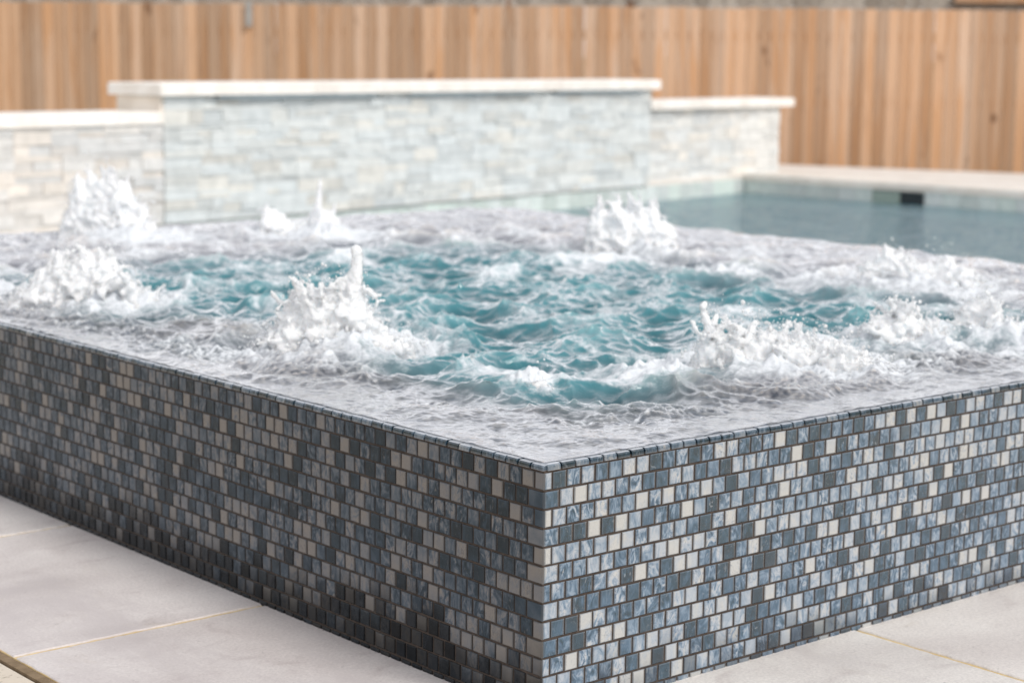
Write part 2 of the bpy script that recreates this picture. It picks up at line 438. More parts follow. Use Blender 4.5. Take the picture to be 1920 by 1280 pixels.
tile_face((0, 0, 0), (1, 0, 0), (0, -1, 0), SX, .555, 1.055, M_tileR, 0., 'brightly lit mosaic side in pale blue, cream and slate tiles')
tile_face((0, 0, 0), (0, 1, 0), (-1, 0, 0), SY, .69, 1.19, M_tileL, .0025, 'shaded mosaic side in dull grey and tan tiles, darkening to black at its foot')
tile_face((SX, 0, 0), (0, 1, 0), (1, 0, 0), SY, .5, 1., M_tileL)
tile_face((0, SY, 0), (1, 0, 0), (0, 1, 0), SX, .5, 1., M_tileR)

# grouted core (ring so that the basin is open)
RW = .30
def ring(name, x0, y0, x1, y1, ix0, iy0, ix1, iy1, zt, zb, mat):
    mb = MB()
    o = [(x0, y0), (x1, y0), (x1, y1), (x0, y1)]; i_ = [(ix0, iy0), (ix1, iy0), (ix1, iy1), (ix0, iy1)]
    vs = [(x, y, zt) for x, y in o] + [(x, y, zt) for x, y in i_] + [(x, y, zb) for x, y in o] + [(x, y, zb) for x, y in i_]
    fs = []
    for i in range(4):
        k = (i + 1) % 4
        fs += [(i, k, 4 + k, 4 + i), (i, 8 + i, 8 + k, k), (4 + i, 4 + k, 12 + k, 12 + i), (8 + i, 12 + i, 12 + k, 8 + k)]
    mb.quad_faces(vs, fs); return under(mb.build(name, mat))
ring('grout_bed', 0, 0, SX, SY, .012, .012, SX - .012, SY - .012, -.0065, DZ - .01, M_grout)
ring('rim_shelf', .0125, .0125, SX - .0125, SY - .0125, RW, RW, SX - .55, SY - .45, -.014, -.45, M_rim)
mb = MB(); mb.box((SX / 2, SY / 2, -.46), SX / 2 - .2, SY / 2 - .2, .02); under(mb.build('basin', M_plaster))

# trim row: small rounded glass pieces along the rim
def trim(O, U, W, length, off, first):
    mb = MB(); O = Vector(O); U = Vector(U); W = Vector(W); Z = Vector((0, 0, 1))
    u = off * PT
    spans = ([(first, u)] if u - first > .004 else [])
    while u < length - .004:
        spans.append((u, min(u + PT, length))); u += PT
    for a, b in spans:
        if b - a < .006: continue
        g = .0014; a += g + random.uniform(0, .0005); b -= g
        pr = .0026 + random.uniform(-.0005, .0007); zt = random.uniform(-.0007, .0006)
        tint = random.choice([(.08, 0, 0, .3), (.25, 0, 0, .5), (.4, 0, 0, .6), (.7, 0, 0, .5), (.2, 0, 0, .5), (.55, 0, 0, .3)])
        tint = (tint[0], random.random(), random.random(), tint[3])
        # profile across (w, z): rounded outer shoulder
        prof = [(-.0115, -.007), (-.0115, zt - .0004), (pr - .0042, zt), (pr - .0016, zt - .0009), (pr - .0003, zt - .003), (pr, zt - .0055), (pr, -.0088), (pr - .001, -.0094), (-.002, -.0094)]
        n = len(prof); c = .0011
        secs = [(a, .0008), (a + c, 0), (b - c, 0), (b, .0008)]
        vs = []
        for (uu, ins) in secs:
            for (w, z) in prof:
                cw = w - (ins if w > 0 else 0); cz = z - (ins if z > -.002 else (-ins if z < -.008 else 0))
                vs.append(O + U * uu + W * cw + Z * cz)
        fs = [tuple(range(n)), tuple(range(4 * n - 1, 3 * n - 1, -1))]
        for s_ in range(3):
            for i in range(n):
                k = (i + 1) % n; fs.append((s_ * n + i, s_ * n + k, s_ * n + n + k, s_ * n + n + i))
        mb.quad_faces(vs, fs, tint, [(.3 + .4 * random.random(), .5)] * len(vs))
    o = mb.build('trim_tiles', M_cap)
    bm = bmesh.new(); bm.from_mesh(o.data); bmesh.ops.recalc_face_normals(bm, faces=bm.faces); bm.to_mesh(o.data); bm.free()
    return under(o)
trim((0, 0, 0), (1, 0, 0), (0, -1, 0), SX, .13, .0)
trim((0, 0, 0), (0, 1, 0), (-1, 0, 0), SY, 1., -.0024)
trim((SX, 0, 0), (0, 1, 0), (1, 0, 0), SY, 1., 0.)
trim((0, SY, 0), (1, 0, 0), (0, 1, 0), SX, 1., 0.)

# ------------------------------------------------------------------ churning water
NF, LF = 1024, 3.8
kx = np.fft.fftfreq(NF, LF / NF); KX, KY = np.meshgrid(kx, kx, indexing='ij'); K = np.sqrt(KX ** 2 + KY ** 2); K[0, 0] = 1e9
def field(l0, l1, p, aniso=None, chop=False):
    k0, k1 = 1 / l1, 1 / l0
    sp = K ** (-p) * (1 / (1 + (k0 / K) ** 6)) * np.exp(-(K / k1) ** 2)
    z = np.fft.fft2(RNG.standard_normal((NF, NF))) * sp; z[0, 0] = 0
    h = np.fft.ifft2(z).real; s = h.std(); h /= s
    if not chop: return h
    dx = np.fft.ifft2(z * (1j * KX / K)).real / s; dy = np.fft.ifft2(z * (1j * KY / K)).real / s
    return h, dx, dy
def sample(F, x, y):
    i = (x / LF * NF) % NF; j = (y / LF * NF) % NF
    i0 = i.astype(int); j0 = j.astype(int); fi = i - i0; fj = j - j0; i1 = (i0 + 1) % NF; j1 = (j0 + 1) % NF
    i0 %= NF; j0 %= NF
    return (F[i0, j0] * (1 - fi) * (1 - fj) + F[i1, j0] * fi * (1 - fj) + F[i0, j1] * (1 - fi) * fj + F[i1, j1] * fi * fj)
def sstep(a, b, x):
    t = np.clip((x - a) / (b - a), 0, 1); return t * t * (3 - 2 * t)
# jets: x, y, foam radius, swell height
JETS = [(1.08, 3.12, .20, .035), (.30, 1.85, .20, .035), (1.60, 2.92, .20, .02), (.36, 1.00, .21, .035), (2.06, 1.98, .16, .03),
        (2.06, .98, .22, .035), (.87, .36, .19, .03), (1.30, .38, .17, .025), (1.52, .34, .16, .03), (.37, .45, .05, .012), (.49, .93, .07, .01), (.62, .42, .10, .01), (1.9, 1.45, .12, .012), (.14, 2.15, .12, .01)]
def spa_surface():
    nx, ny = 620, 720
    a = np.linspace(0, 1, nx); b = np.linspace(0, 1, ny)
    e = .0068
    gx = e + (SX - 2 * e) * (.55 * a + .45 * a * a); gy = e + (SY - 2 * e) * (.55 * b + .45 * b * b)
    X, Y = np.meshgrid(gx, gy, indexing='ij'); x = X.ravel(); y = Y.ravel()
    H1, D1x, D1y = field(.08, .36, 1.9, chop=True)
    H2, D2x, D2y = field(.018, .08, 1.6, chop=True)
    H3 = field(.008, .02, 1.)
    N1 = field(.05, .6, 2.0); N2 = field(.012, .09, 1.6); N3 = field(.2, 1.2, 2.)
    dn = np.minimum(x, y); df = np.minimum(SX - x, SY - y)
    wob = sample(N3, x, y) * .035
    inner = sstep(.10, .36, dn + wob) * (.30 + .70 * sstep(.08, .8, df))
    dj = np.zeros_like(x); sw = np.zeros_like(x); ringw = np.zeros_like(x)
    for jx, jy, r, hh in JETS:
        d = np.hypot(x - jx, y - jy)
        dj = np.maximum(dj, np.exp(-(d / (r * 1.05)) ** 2)); sw += hh * np.exp(-(d / (r * .55)) ** 2)
        ringw += .2 * hh * np.sin((d - r) * 2 * math.pi / .11 + sample(N1, x, y) * 1.2) * np.exp(-((d - r * 1.2) / (r * .7)) ** 2)
    h1 = sample(H1, x, y); h2 = sample(H2, x, y); h3 = sample(H3, x, y)
    n1 = sample(N1, x, y); n2 = sample(N2, x, y)
    edge = sstep(0, .05, dn) * sstep(0, .05, df)
    z = .0012 + .004 * sstep(0, .3, dn)
    z = z + .0108 * inner * h1 + (.0009 + .0016 * inner) * edge * h2 + (.00036 - .00012 * inner + .0012 * dj) * edge * h3 + (sw + ringw) * edge
    z = z + .0020 * (1 - inner) * edge * h1
    z = z + .0022 * np.maximum(h2, 0) * (1 - sstep(.0, .06, x)) * sstep(1.2, 2.0, y) + .0008 * np.maximum(h2, 0) * (1 - sstep(0, .04, dn))
    band = np.exp(-((dn + wob - .185) / .045) ** 2) * sstep(.0, 1., .6 + .5 * n1) * (1 - sstep(2.2, 2.6, np.maximum(x, y)))
    z = z + (.0011 * h3 + .0022 * h2) * band * edge
    # froth lumps on the surface near jets
    z = z + .008 * dj * np.maximum(n2, 0) * edge
    ch = .0115 * inner
    px = x + (ch * sample(D1x, x, y) + .0025 * inner * sample(D2x, x, y)); py = y + (ch * sample(D1y, x, y) + .0025 * inner * sample(D2y, x, y))
    px = np.clip(px, e, SX - e); py = np.clip(py, e, SY - e)
    low = (dn < .1); z = np.where(low, np.maximum(z, -.0008), z)
    foam = .92 * dj + .13 * n1 + .11 * n2 + .10 * np.clip(h1, -1, 2.) * inner + .05 * h2 + .10
    foam = foam + .22 * sstep(.45, 1.3, n1) * inner + .16 * sstep(1.7, 2.6, np.hypot(x - .3, y - .3)) - .10 * (1 - sstep(.04, .2, dn))
    foam = foam + .20 * band * np.clip(h3 + .4, -1, 2)
    teal = sstep(.14, .46, dn + wob * 1.6 + .02 * n1) * (1 - sstep(1.55, 2.15, x + wob)) * (1 - sstep(2.1, 2.75, y + wob))
    hn = np.clip(.42 + .20 * inner * h1 + .07 * h2 + .34 * h3 * (1 - inner), 0, 1)
    clear = .75 * (1 - sstep(.2, .42, dn + wob)) * np.clip(1 - dj * 1.2, 0, 1)
    me = bpy.data.meshes.new('water')
    co = np.stack([px, py, z], 1).astype(np.float32)
    idx = np.arange(nx * ny).reshape(nx, ny)
    f = np.stack([idx[:-1, :-1], idx[1:, :-1], idx[1:, 1:], idx[:-1, 1:]], -1).reshape(-1, 4)
    me.vertices.add(len(co)); me.vertices.foreach_set('co', co.ravel())
    me.loops.add(f.size); me.loops.foreach_set('vertex_index', f.ravel().astype(np.int32))
    me.polygons.add(len(f)); me.polygons.foreach_set('loop_start', np.arange(0, f.size, 4, dtype=np.int32))
    me.update(calc_edges=True)
    at = me.color_attributes.new('surf', 'FLOAT_COLOR', 'POINT')
    at.data.foreach_set('color', np.stack([foam, teal, hn, clear], 1).astype(np.float32).ravel())
    me.shade_smooth(); me.materials.append(M_water)
    o = link(bpy.data.objects.new('spa_water', me)); tag(o, kind='structure')
    return o
spa_surface()

# ------------------------------------------------------------------ splashes
CR = Vector((.764, -.645, 0)).normalized(); CF = Vector((.645, .764, 0))
_ico = None
def ico():
    global _ico
    if _ico is None:
        bm = bmesh.new(); bmesh.ops.create_icosphere(bm, subdivisions=1, radius=1.)
        _ico = (np.array([v.co[:] for v in bm.verts]), np.array([[v.index for v in f.verts] for f in bm.faces])); bm.free()
    return _ico
def spheres_mesh(name, P, R, stretch=None):
    V, F = ico(); n = len(P); P = np.array(P); R = np.array(R)
    vs = (P[:, None, :] + V[None] * R[:, None, None]).reshape(-1, 3)
    fs = (F[None] + (np.arange(n) * len(V))[:, None, None]).reshape(-1, 3)
    me = bpy.data.meshes.new(name)
    me.vertices.add(len(vs)); me.vertices.foreach_set('co', vs.astype(np.float32).ravel())
    me.loops.add(fs.size); me.loops.foreach_set('vertex_index', fs.ravel().astype(np.int32))
    me.polygons.add(len(fs)); me.polygons.foreach_set('loop_start', np.arange(0, fs.size, 3, dtype=np.int32))
    me.update(calc_edges=True); return me

tex = bpy.data.textures.new('froth_lumps', 'CLOUDS'); tex.noise_scale = .0065; tex.noise_depth = 4; tex.contrast = 1.5
def splash(loc, scale, prof, label, voxel, depth=.38, strands=10, drops=40, extra=(), dens=1.0, rcore=.0058):
    rs = np.random.default_rng(abs(hash((round(loc[0] * 100), round(loc[1] * 100)))) % 99991)
    s = scale / 1000.
    pu = np.array([p[0] for p in prof]) * s; ph = np.array([p[1] for p in prof]) * s
    W_ = pu[-1] - pu[0]; H_ = ph.max(); area = np.sum((ph[1:] + ph[:-1]) / 2 * np.diff(pu))
    P = []; R = []
    dW = W_ * depth
    n = int(dens * area * dW / (rcore ** 3 * 5)) + 120
    n = min(n, 12000)
    cnt = 0; ph0 = rs.uniform(0, 6)
    while cnt < n:
        u = rs.uniform(pu[0], pu[-1]); top = np.interp(u, pu, ph) * (.88 + .09 * math.sin(u * 120 + ph0) + .06 * math.sin(u * 330 + 2 * ph0))
        if rs.uniform(0, H_) > top: continue
        hrel = rs.uniform(0, 1) ** .8; h = top * hrel
        wid = dW * .5 * (1.05 - .72 * hrel) * (.45 + .55 * min(1, top / (H_ * .7)))
        v = rs.normal(0, .5) * wid
        # rounded cross-section: points off-axis sit lower
        h *= max(.25, 1 - .35 * (abs(v) / (wid + 1e-6)) ** 2 * .5); h -= .012 * (1 - hrel)
        edge = top - h
        r = rcore * rs.uniform(.5, 1.15) * (1. if edge > .02 else .62)
        P.append((u, v, h)); R.append(max(r, voxel * .95)); cnt += 1
    for k in range(int(n / 5)):
        u = rs.uniform(pu[0], pu[-1]); top = np.interp(u, pu, ph); r = rcore * rs.uniform(1.6, 2.5)
        if top < r * 1.3: continue
        P.append((u, rs.normal(0, .28) * dW * .5, rs.uniform(-.01, max(top * .78 - r * 1.25 - .008, 0)))); R.append(r)
    nsp = int(10 + W_ * 75) if strands else 0
    for k in range(nsp):
        u1 = rs.uniform(pu[0] + .02 * W_, pu[-1] - .02 * W_); h1_ = np.interp(u1, pu, ph) * rs.uniform(.55, 1.04)
        uc = (pu[0] + pu[-1]) / 2; u0 = uc + (u1 - uc) * rs.uniform(.1, .6) + rs.normal(0, .1 * W_); v1 = rs.normal(0, dW * .24); v0 = v1 * .5
        r0 = rs.uniform(.005, .014); m_ = 22
        for t in np.linspace(0, 1, m_):
            rr = r0 * (1 - .55 * t) * rs.uniform(.7, 1.2)
            P.append((u0 + (u1 - u0) * t + rs.normal(0, .0022), v0 + (v1 - v0) * t + rs.normal(0, .0022), h1_ * (1 - (1 - t) ** 1.8) + rs.normal(0, .0015))); R.append(max(rr, voxel * .9))
        # torn tip
        for q_ in range(rs.integers(1, 5)):
            P.append((u1 + rs.normal(0, .006), v1 + rs.normal(0, .006), h1_ + abs(rs.normal(0, .006)))); R.append(max(voxel * .9, rs.uniform(.0025, .005)))
    # ragged strands thrown off the outline
    for k in range(int(strands * 1.2)):
        u = rs.uniform(pu[0] + W_ * .04, pu[-1] - W_ * .08); h0 = np.interp(u, pu, ph) * rs.uniform(.7, .98)
        v = rs.normal(0, dW * .15); du = (u - (pu[0] + pu[-1]) / 2) / W_ * 1.3 + rs.normal(0, .35); dv = rs.normal(0, .4); dh = rs.uniform(.6, 1.5)
        Ln = rs.uniform(.012, .038) * (H_ / .15) ** .5; g = rs.uniform(.6, 1.8)
        for t in np.linspace(0, 1, 11):
            P.append((u + du * Ln * t, v + dv * Ln * t, h0 + Ln * (dh * t - g * t * t))); R.append(max(voxel * .9, .0048 * (1 - .5 * t)))
        P.append((u + du * Ln * 1.02, v + dv * Ln * 1.02, h0 + Ln * (dh - g))); R.append(.0045 * rs.uniform(.8, 1.3))
    for (pts, r0, r1) in extra:      # hand placed water tongues: polyline in px
        for i in range(len(pts) - 1):
            for t in np.linspace(0, 1, 9):
                q = [(pts[i][c] * (1 - t) + pts[i + 1][c] * t) * s for c in (0, 1)]
                tt = (i + t) / (len(pts) - 1)
                P.append((q[0] + rs.normal(0, .0012), rs.normal(0, .002), q[1])); R.append((r0 * (1 - tt) + r1 * tt) * rs.uniform(.85, 1.15))
    me0 = spheres_mesh('froth_src', P, R)
    o = bpy.data.objects.new('splash_src', me0); COL.objects.link(o)
    m1 = o.modifiers.new('r', 'REMESH'); m1.mode = 'VOXEL'; m1.voxel_size = voxel
    m2 = o.modifiers.new('s', 'SMOOTH'); m2.factor = .5; m2.iterations = 2
    m3 = o.modifiers.new('d', 'DISPLACE'); m3.texture = tex; m3.strength = .0046; m3.mid_level = .5; m3.texture_coords = 'LOCAL'
    dg = bpy.context.evaluated_depsgraph_get(); dg.update()
    me = bpy.data.meshes.new_from_object(o.evaluated_get(dg))
    bpy.data.objects.remove(o); bpy.data.meshes.remove(me0)
    # loose droplets
    DP = []; DR = []
    for k in range(drops * 6):
        u = rs.uniform(pu[0] - W_ * .08, pu[-1] + W_ * .08); top = np.interp(u, pu, ph)
        DP.append((u, rs.normal(0, dW * .4), max(.01, top * rs.uniform(.55, 1.08) + abs(rs.normal(0, .014))))); DR.append(.0009 + rs.exponential(.0008))
    bm = bmesh.new(); bm.from_mesh(me)
    dm = spheres_mesh('d', DP, np.minimum(DR, .0042)); bm.from_mesh(dm); bpy.data.meshes.remove(dm)
    # local (u, v, h) -> world axes
    bm.transform(Matrix(((CR.x, CF.x, 0, 0), (CR.y, CF.y, 0, 0), (0, 0, 1, 0), (0, 0, 0, 1))))
    bm.to_mesh(me); bm.free(); bpy.data.meshes.remove
    me.shade_smooth(); me.materials.clear(); me.materials.append(M_foam); me.name = 'water_splash'
    o = bpy.data.objects.new('water_splash', me); o.location = (loc[0], loc[1], loc[2] if len(loc) > 2 else 0.); link(o)
    tag(o, label, 'splash', 'frothy jets bubbling up through the spa')
    return o

G = .0
splash((1.05, 3.17, G), 1.62, [(-95, 30), (-88, 60), (-72, 102), (-60, 138), (-45, 128), (-10, 134), (15, 126), (32, 112), (50, 72), (72, 38), (95, 5)],
       'tallest white plume of froth, rising before the stone wall at the far left', .0045, strands=16, drops=50)
splash((.27, 1.84, G), 1.19, [(-150, 12), (-118, 42), (-90, 72), (-60, 106), (-20, 112), (20, 116), (50, 98), (70, 72), (90, 45), (118, 20), (150, 5)],
       'broad round white mound of froth at the left rim, in front of the tallest plume', .0034, strands=16, drops=50,
       extra=[([(100, 15), (125, 28), (140, 42)], .007, .004)])
splash((1.60, 2.97, G), 1.66, [(-85, 5), (-76, 44), (-60, 54), (-45, 40), (-20, 22), (8, 28), (20, 55), (40, 58), (50, 38), (70, 20), (90, 5)],
       'small twin-peaked spurt with a thin upright spike, before the middle of the wall', .0045, strands=8, drops=16,
       extra=[([(26, 30), (29, 70), (31, 102)], .016, .006), ([(52, 30), (60, 58)], .011, .005), ([(-68, 30), (-70, 56)], .012, .006)])
splash((.335, 1.00, G), 1.02, [(-140, 6), (-112, 42), (-96, 62), (-86, 105), (-62, 132), (-30, 128), (5, 134), (32, 146), (55, 148), (64, 125), (72, 84), (88, 56), (112, 42), (135, 26), (160, 5)],
       'jagged white splash with a single finger of water standing up, nearest the left mosaic side', .0028, strands=24, drops=80,
       extra=[([(44, 110), (48, 150), (50, 186), (45, 194)], .015, .0085), ([(66, 118), (82, 106), (90, 108)], .007, .004), ([(70, 70), (84, 84), (86, 96), (104, 99)], .004, .0032), ([(-90, 90), (-104, 104), (-110, 112)], .005, .0032), ([(20, 130), (36, 150), (46, 148)], .004, .004)])
splash((2.06, 1.98, G), 1.53, [(-86, 10), (-80, 88), (-62, 102), (-20, 106), (20, 107), (45, 98), (60, 76), (78, 50), (92, 6)],
       'compact domed column of white froth before the calm pool water, right of centre', .0042, strands=8, drops=20)
splash((2.07, .98, G), 1.33, [(-120, 8), (-102, 42), (-75, 62), (-52, 84), (-35, 78), (-10, 56), (20, 50), (40, 54), (62, 70), (80, 58), (110, 30), (145, 6)],
       'wide two-humped white mound at the far right, below the skimmer opening', .004, strands=10, drops=30)
splash((.86, .335, G), .96, [(-165, 30), (-152, 80), (-140, 102), (-120, 98), (-80, 88), (-40, 92), (0, 86), (40, 78), (90, 64), (130, 48), (170, 26), (195, 6)],
       'glassy spreading splash with two curling tongues on its left, nearest the right mosaic side', .0028, strands=22, drops=90, depth=.26,
       extra=[([(-128, 60), (-142, 95), (-148, 122), (-144, 128)], .009, .006), ([(-132, 48), (-150, 62), (-163, 82), (-168, 94)], .0045, .0042), ([(-73, 112), (-73, 118)], .0022, .002), ([(-73, 128), (-73, 134)], .004, .0035)])
splash((1.29, .40, G), 1.06, [(-100, 8), (-64, 46), (-32, 80), (0, 90), (28, 82), (45, 55), (70, 42), (95, 10)],
       'rounded bubbly hump between the spreading splash and the knob-topped one on the right', .003, strands=8, drops=40)
splash((1.50, .36, G), 1.08, [(-75, 10), (-50, 52), (-34, 82), (-5, 92), (20, 82), (36, 48), (70, 30), (105, 6)],
       'knob-topped bubbly splash, rightmost along the lit mosaic rim', .003, strands=8, drops=40)
splash((.37, .44, G), .9, [(-26, 2), (-16, 18), (-2, 27), (12, 24), (25, 3)],
       'small white blob of foam floating near the front corner', .0028, strands=0, drops=4, dens=2., rcore=.006, depth=.8)

# ------------------------------------------------------------------ deck
def deck():
    # front band of grey slabs round the spa + travertine field
    z = DZ
    mb = MB()
    def slab(x0, x1, y0, y1):
        g = .0045; k = random.uniform(.93, 1.05)
        nseg = 14
        # ragged cut edges
        def edge(p, q, n_):
            r = []
            for i in range(n_):
                t = i / n_; r.append([p[0] + (q[0] - p[0]) * t, p[1] + (q[1] - p[1]) * t])
            return r
        cs = [(x0 + g, y0 + g), (x1 - g, y0 + g), (x1 - g, y1 - g), (x0 + g, y1 - g)]
        pts = []
        for i in range(4): pts += edge(cs[i], cs[(i + 1) % 4], 40)
        pts = [(x + random.gauss(0, .0008), y + random.gauss(0, .0008)) for x, y in pts]
        n_ = len(pts); cx, cy = (x0 + x1) / 2, (y0 + y1) / 2
        ins = [(cx + (x - cx) * (1 - .006), cy + (y - cy) * (1 - .006)) for x, y in pts]
        vs = [(x, y, z - .03) for x, y in pts] + [(x, y, z - .0018) for x, y in pts] + [(x, y, z) for x, y in ins]
        fs = [tuple(range(2 * n_, 3 * n_))]
        for l in (0, n_):
            for i in range(n_):
                kk = (i + 1) % n_; fs.append((l + i, l + kk, l + n_ + kk, l + n_ + i))
        mb.quad_faces(vs, fs, (k, k * random.uniform(.985, 1.01), k * random.uniform(.97, 1.01), 1))
    ys = [.72 + .70 * i for i in range(-1, 5)]
    for i in range(len(ys) - 1): slab(-.4605, .05, ys[i], ys[i + 1])
    slab(-.4605, -.01, -.6, .02)
    xs = [-.01, .69, 1.39, 2.09, 2.79]
    for i in range(4): slab(xs[i], xs[i + 1], -.6, .05)
    o = mb.build('terrace_slabs', M_slab); tag(o, kind='structure')
    # joint bed
    M_edge = mat_simple('brown_edge_joint', (.16, .11, .06), (.28, .20, .12), 35, .85, .8, .003, 160)
    je = poly_slab('edge_joint', [(-.4745, -.61), (-.4575, -.61), (-.4575, 3.5), (-.4745, 3.5)], DZ - .004, DZ - .03, M_edge); tag(je, kind='structure')
    j = poly_slab('slab_joints', [(-.457, -.62), (2.80, -.62), (2.80, .055), (.055, .055), (.055, 3.53), (-.457, 3.53)], DZ - .0025, DZ - .04, M_joint); tag(j, kind='structure')
    t = MB()
    # cream travertine outside the band, laid in big pieces just lower
    def tr(x0, x1, y0, y1): t.box(((x0 + x1) / 2, (y0 + y1) / 2, DZ - .03), (x1 - x0) / 2 - .003, (y1 - y0) / 2 - .003, .024, bev=.002)
    for a in range(-6, 0):
        for b in range(-5, 12):
            tr(-.475 + a * .6, -.475 + (a + 1) * .6, b * .6, (b + 1) * .6)
    for a in range(0, 12):
        for b in range(-5, -1):
            tr(-.475 + a * .6, -.475 + (a + 1) * .6, -.62 + (b + 1) * .6, -.62 + (b + 2) * .6)
    o = t.build('travertine_paving', M_trav); tag(o, kind='structure')
deck()
# pool outline
PBL, PBR, PR, PN, PL0 = (3.07, 7.29), (9.545, 8.49), (10.42, 1.0), (2.82, 1.0), (2.82, 3.5)
WL = DZ - .155
far = [(10.5, 9.85), (10.804, 9.189), (11.606, 7.283), (14.6, .2)]
mb = MB()
def pz(name, pts): o = poly_slab(name, pts, DZ - .0035, DZ - .45, M_coping); tag(o, kind='structure'); return o
pz('deck', [PBR, PR, (14.6, .2)] + [(11.606, 7.283), (10.804, 9.189), (10.5, 9.85)])
pz('deck', [(10.43, 1.0), (2.83, 1.0), (2.83, -.62 + .0), (6.7, -.62), (14.6, -.62), (14.6, .19)])
pz('deck', [(PBL[0], PBL[1]), (2.82, 3.5), (.06, 3.54), (-.47, 3.54), (-.47, 6.64)])
pz('deck', [(-.48, 6.65), (3.07, 7.29), (9.545, 8.49), (10.5, 9.86), (2.5, 8.9), (-.6, 8.2)])

pool = empty('swimming_pool', (6.4, 4.6, DZ)); tag(pool, 'sunken pool of calm grey-blue water with pale green waterline tiles', 'pool')
def into(o, p): o.parent = p; o.location = -Vector(p.location); return o
ppts = [PBL, PBR, PR, PN, PL0]
def wall_strip(pts, z1, z0, inset, mat, name, seg=.15):
    m_ = MB(); c = Vector((6.4, 4.6))
    n_ = len(pts)
    for i in range(n_):
        p, q = Vector(pts[i]), Vector(pts[(i + 1) % n_]); d = (q - p); Ln = d.length; d.normalize(); nn = Vector((d.y, -d.x))
        if nn.dot(c - (p + q) / 2) < 0: nn = -nn
        k = max(1, int(Ln / seg))
        for s_ in range(k):
            a = p + d * (Ln * s_ / k + .0015) + nn * inset; b = p + d * (Ln * (s_ + 1) / k - .0015) + nn * inset
            g = random.uniform(.82, 1.08)
            m_.quad_faces([(a.x, a.y, z0), (b.x, b.y, z0), (b.x, b.y, z1), (a.x, a.y, z1)], [(0, 1, 2, 3)], (g, g * random.uniform(.97, 1.03), g, 1))
    return into(m_.build(name, mat), pool)
wall_strip(ppts, DZ - .04, DZ - .25, .012, M_band, 'waterline_tiles')
wall_strip(ppts, DZ - .2, DZ - 1.5, .006, M_plaster, 'basin_walls', 3)
o = poly_slab('basin_floor', ppts, DZ - 1.4, DZ - 1.5, M_plaster); into(o, pool)
# coping slabs along the right and back-left edges, each with a slightly proud nose
def cop_run(p, q, w=.33, over=.03, seg=.61):
    m_ = MB()
    p, q = Vector(p), Vector(q); d = q - p; Ln = d.length; d.normalize(); nn = Vector((d.y, -d.x)); c = Vector((6.4, 4.6))
    if nn.dot(c - (p + q) / 2) < 0: nn = -nn
    k = int(Ln / seg)
    for i in range(k):
        mid = p + d * (Ln * (i + .5) / k) - nn * (w / 2 - over); g = random.uniform(.94, 1.06)
        m_.box((mid.x, mid.y, DZ - .0255), Ln / k / 2 - .002, w / 2, .0275, (g, g * .995, g * .98, 1), (d.x, d.y, 0), bev=.006)
    into(m_.build('coping', M_coping), pool)
cop_run(PBR, PR); cop_run(PL0, PBL); cop_run(PN, PR)
# skimmer mouth in the right-hand wall
sk = MB(); a = Vector((9.545, 8.49)); d = (Vector(PR) - a).normalized(); nn = Vector((-d.y, d.x)); 
if nn.dot(Vector((6.4, 4.6)) - a) < 0: nn = -nn
def on_right(s_, inn): return a + d * s_ + nn * inn
SK0, SK1 = 1.22, 1.66
c1 = on_right((SK0 + SK1) / 2, .013)
sk.box((c1.x, c1.y, DZ - .125), (SK1 - SK0) / 2, .006, .065, ax=(d.x, d.y, 0))
so = into(sk.build('skimmer', M_dark), pool)
sf = MB(); c2 = on_right(SK0 + .12, .024); sf.box((c2.x, c2.y, DZ - .125), .12, .004, .060, (.42, .48, .44, 1), ax=(d.x, d.y, 0))
fo = sf.build('weir_flap', M_band); fo.parent = so
o = poly_slab('pool_water', [(x, y) for x, y in ppts], WL, WL - .002, M_pool)
# keep only the top sheet
bm = bmesh.new(); bm.from_mesh(o.data); bm.faces.ensure_lookup_table()
bmesh.ops.delete(bm, geom=[f for f in bm.faces if abs(f.normal.z) < .5 or f.calc_center_median().z < WL - .001], context='FACES'); bm.to_mesh(o.data); bm.free()
tag(o, kind='structure')

# ------------------------------------------------------------------ stone feature wall
WD = Vector((.98311, .18300, 0)); WN = Vector((-.18300, .98311, 0)); WA = Vector((4.538, 7.558, 0))
wallo = empty('stone_feature_wall', (5.4, 7.8, DZ))
tag(wallo, 'pale stacked ledgestone wall with a raised middle and white coping, behind the pool', 'wall')
def Wp(s, t, z): q = WA + WD * s + WN * t; return Vector((q.x, q.y, z))
def ledgestones(s0, s1, z0, z1, t0, thick, tone, name='stone_panel', sides=True):
    mb = MB(); zb_ = z0
    while zb_ < z1 - .004:
        zt_ = min(zb_ + random.uniform(.10, .17), z1)
        if z1 - zt_ < .06: zt_ = z1
        bs = s0
        while bs < s1 - .01:
            be = min(bs + random.uniform(.15, .6), s1)
            if s1 - be < .12: be = s1
            z = zb_
            while z < zt_ - .004:
                h = min(random.choice([.022, .03, .035, .045, .055, .07]), zt_ - z)
                if zt_ - z - h < .015: h = zt_ - z
                s = bs
                while s < be - .001:
                    l = random.uniform(.09, .34); a, b = s, min(s + l, be)
                    if be - b < .05: b = be
                    s = b
                    g = random.choice([.86, .91, .95, .98, 1.0, 1.02, 1.04]) * random.uniform(.97, 1.03)
                    warm = random.choice([0, 0, 0, .02, .05, -.015, -.02])
                    col = (tone[0] * g * (1 + warm), tone[1] * g, tone[2] * g * (1 - warm), 1)
                    pr = random.uniform(0, .014)
                    c = Wp((a + b) / 2, t0 + (thick - pr) / 2, z + h / 2)
                    mb.box(c, (b - a) / 2 - .0006, (thick + pr) / 2, h / 2 - .0005, col, WD[:], bev=0, jit=.0008)
                z += h
            bs = be
        zb_ = zt_
    return into(mb.build(name, M_ledge), wallo)
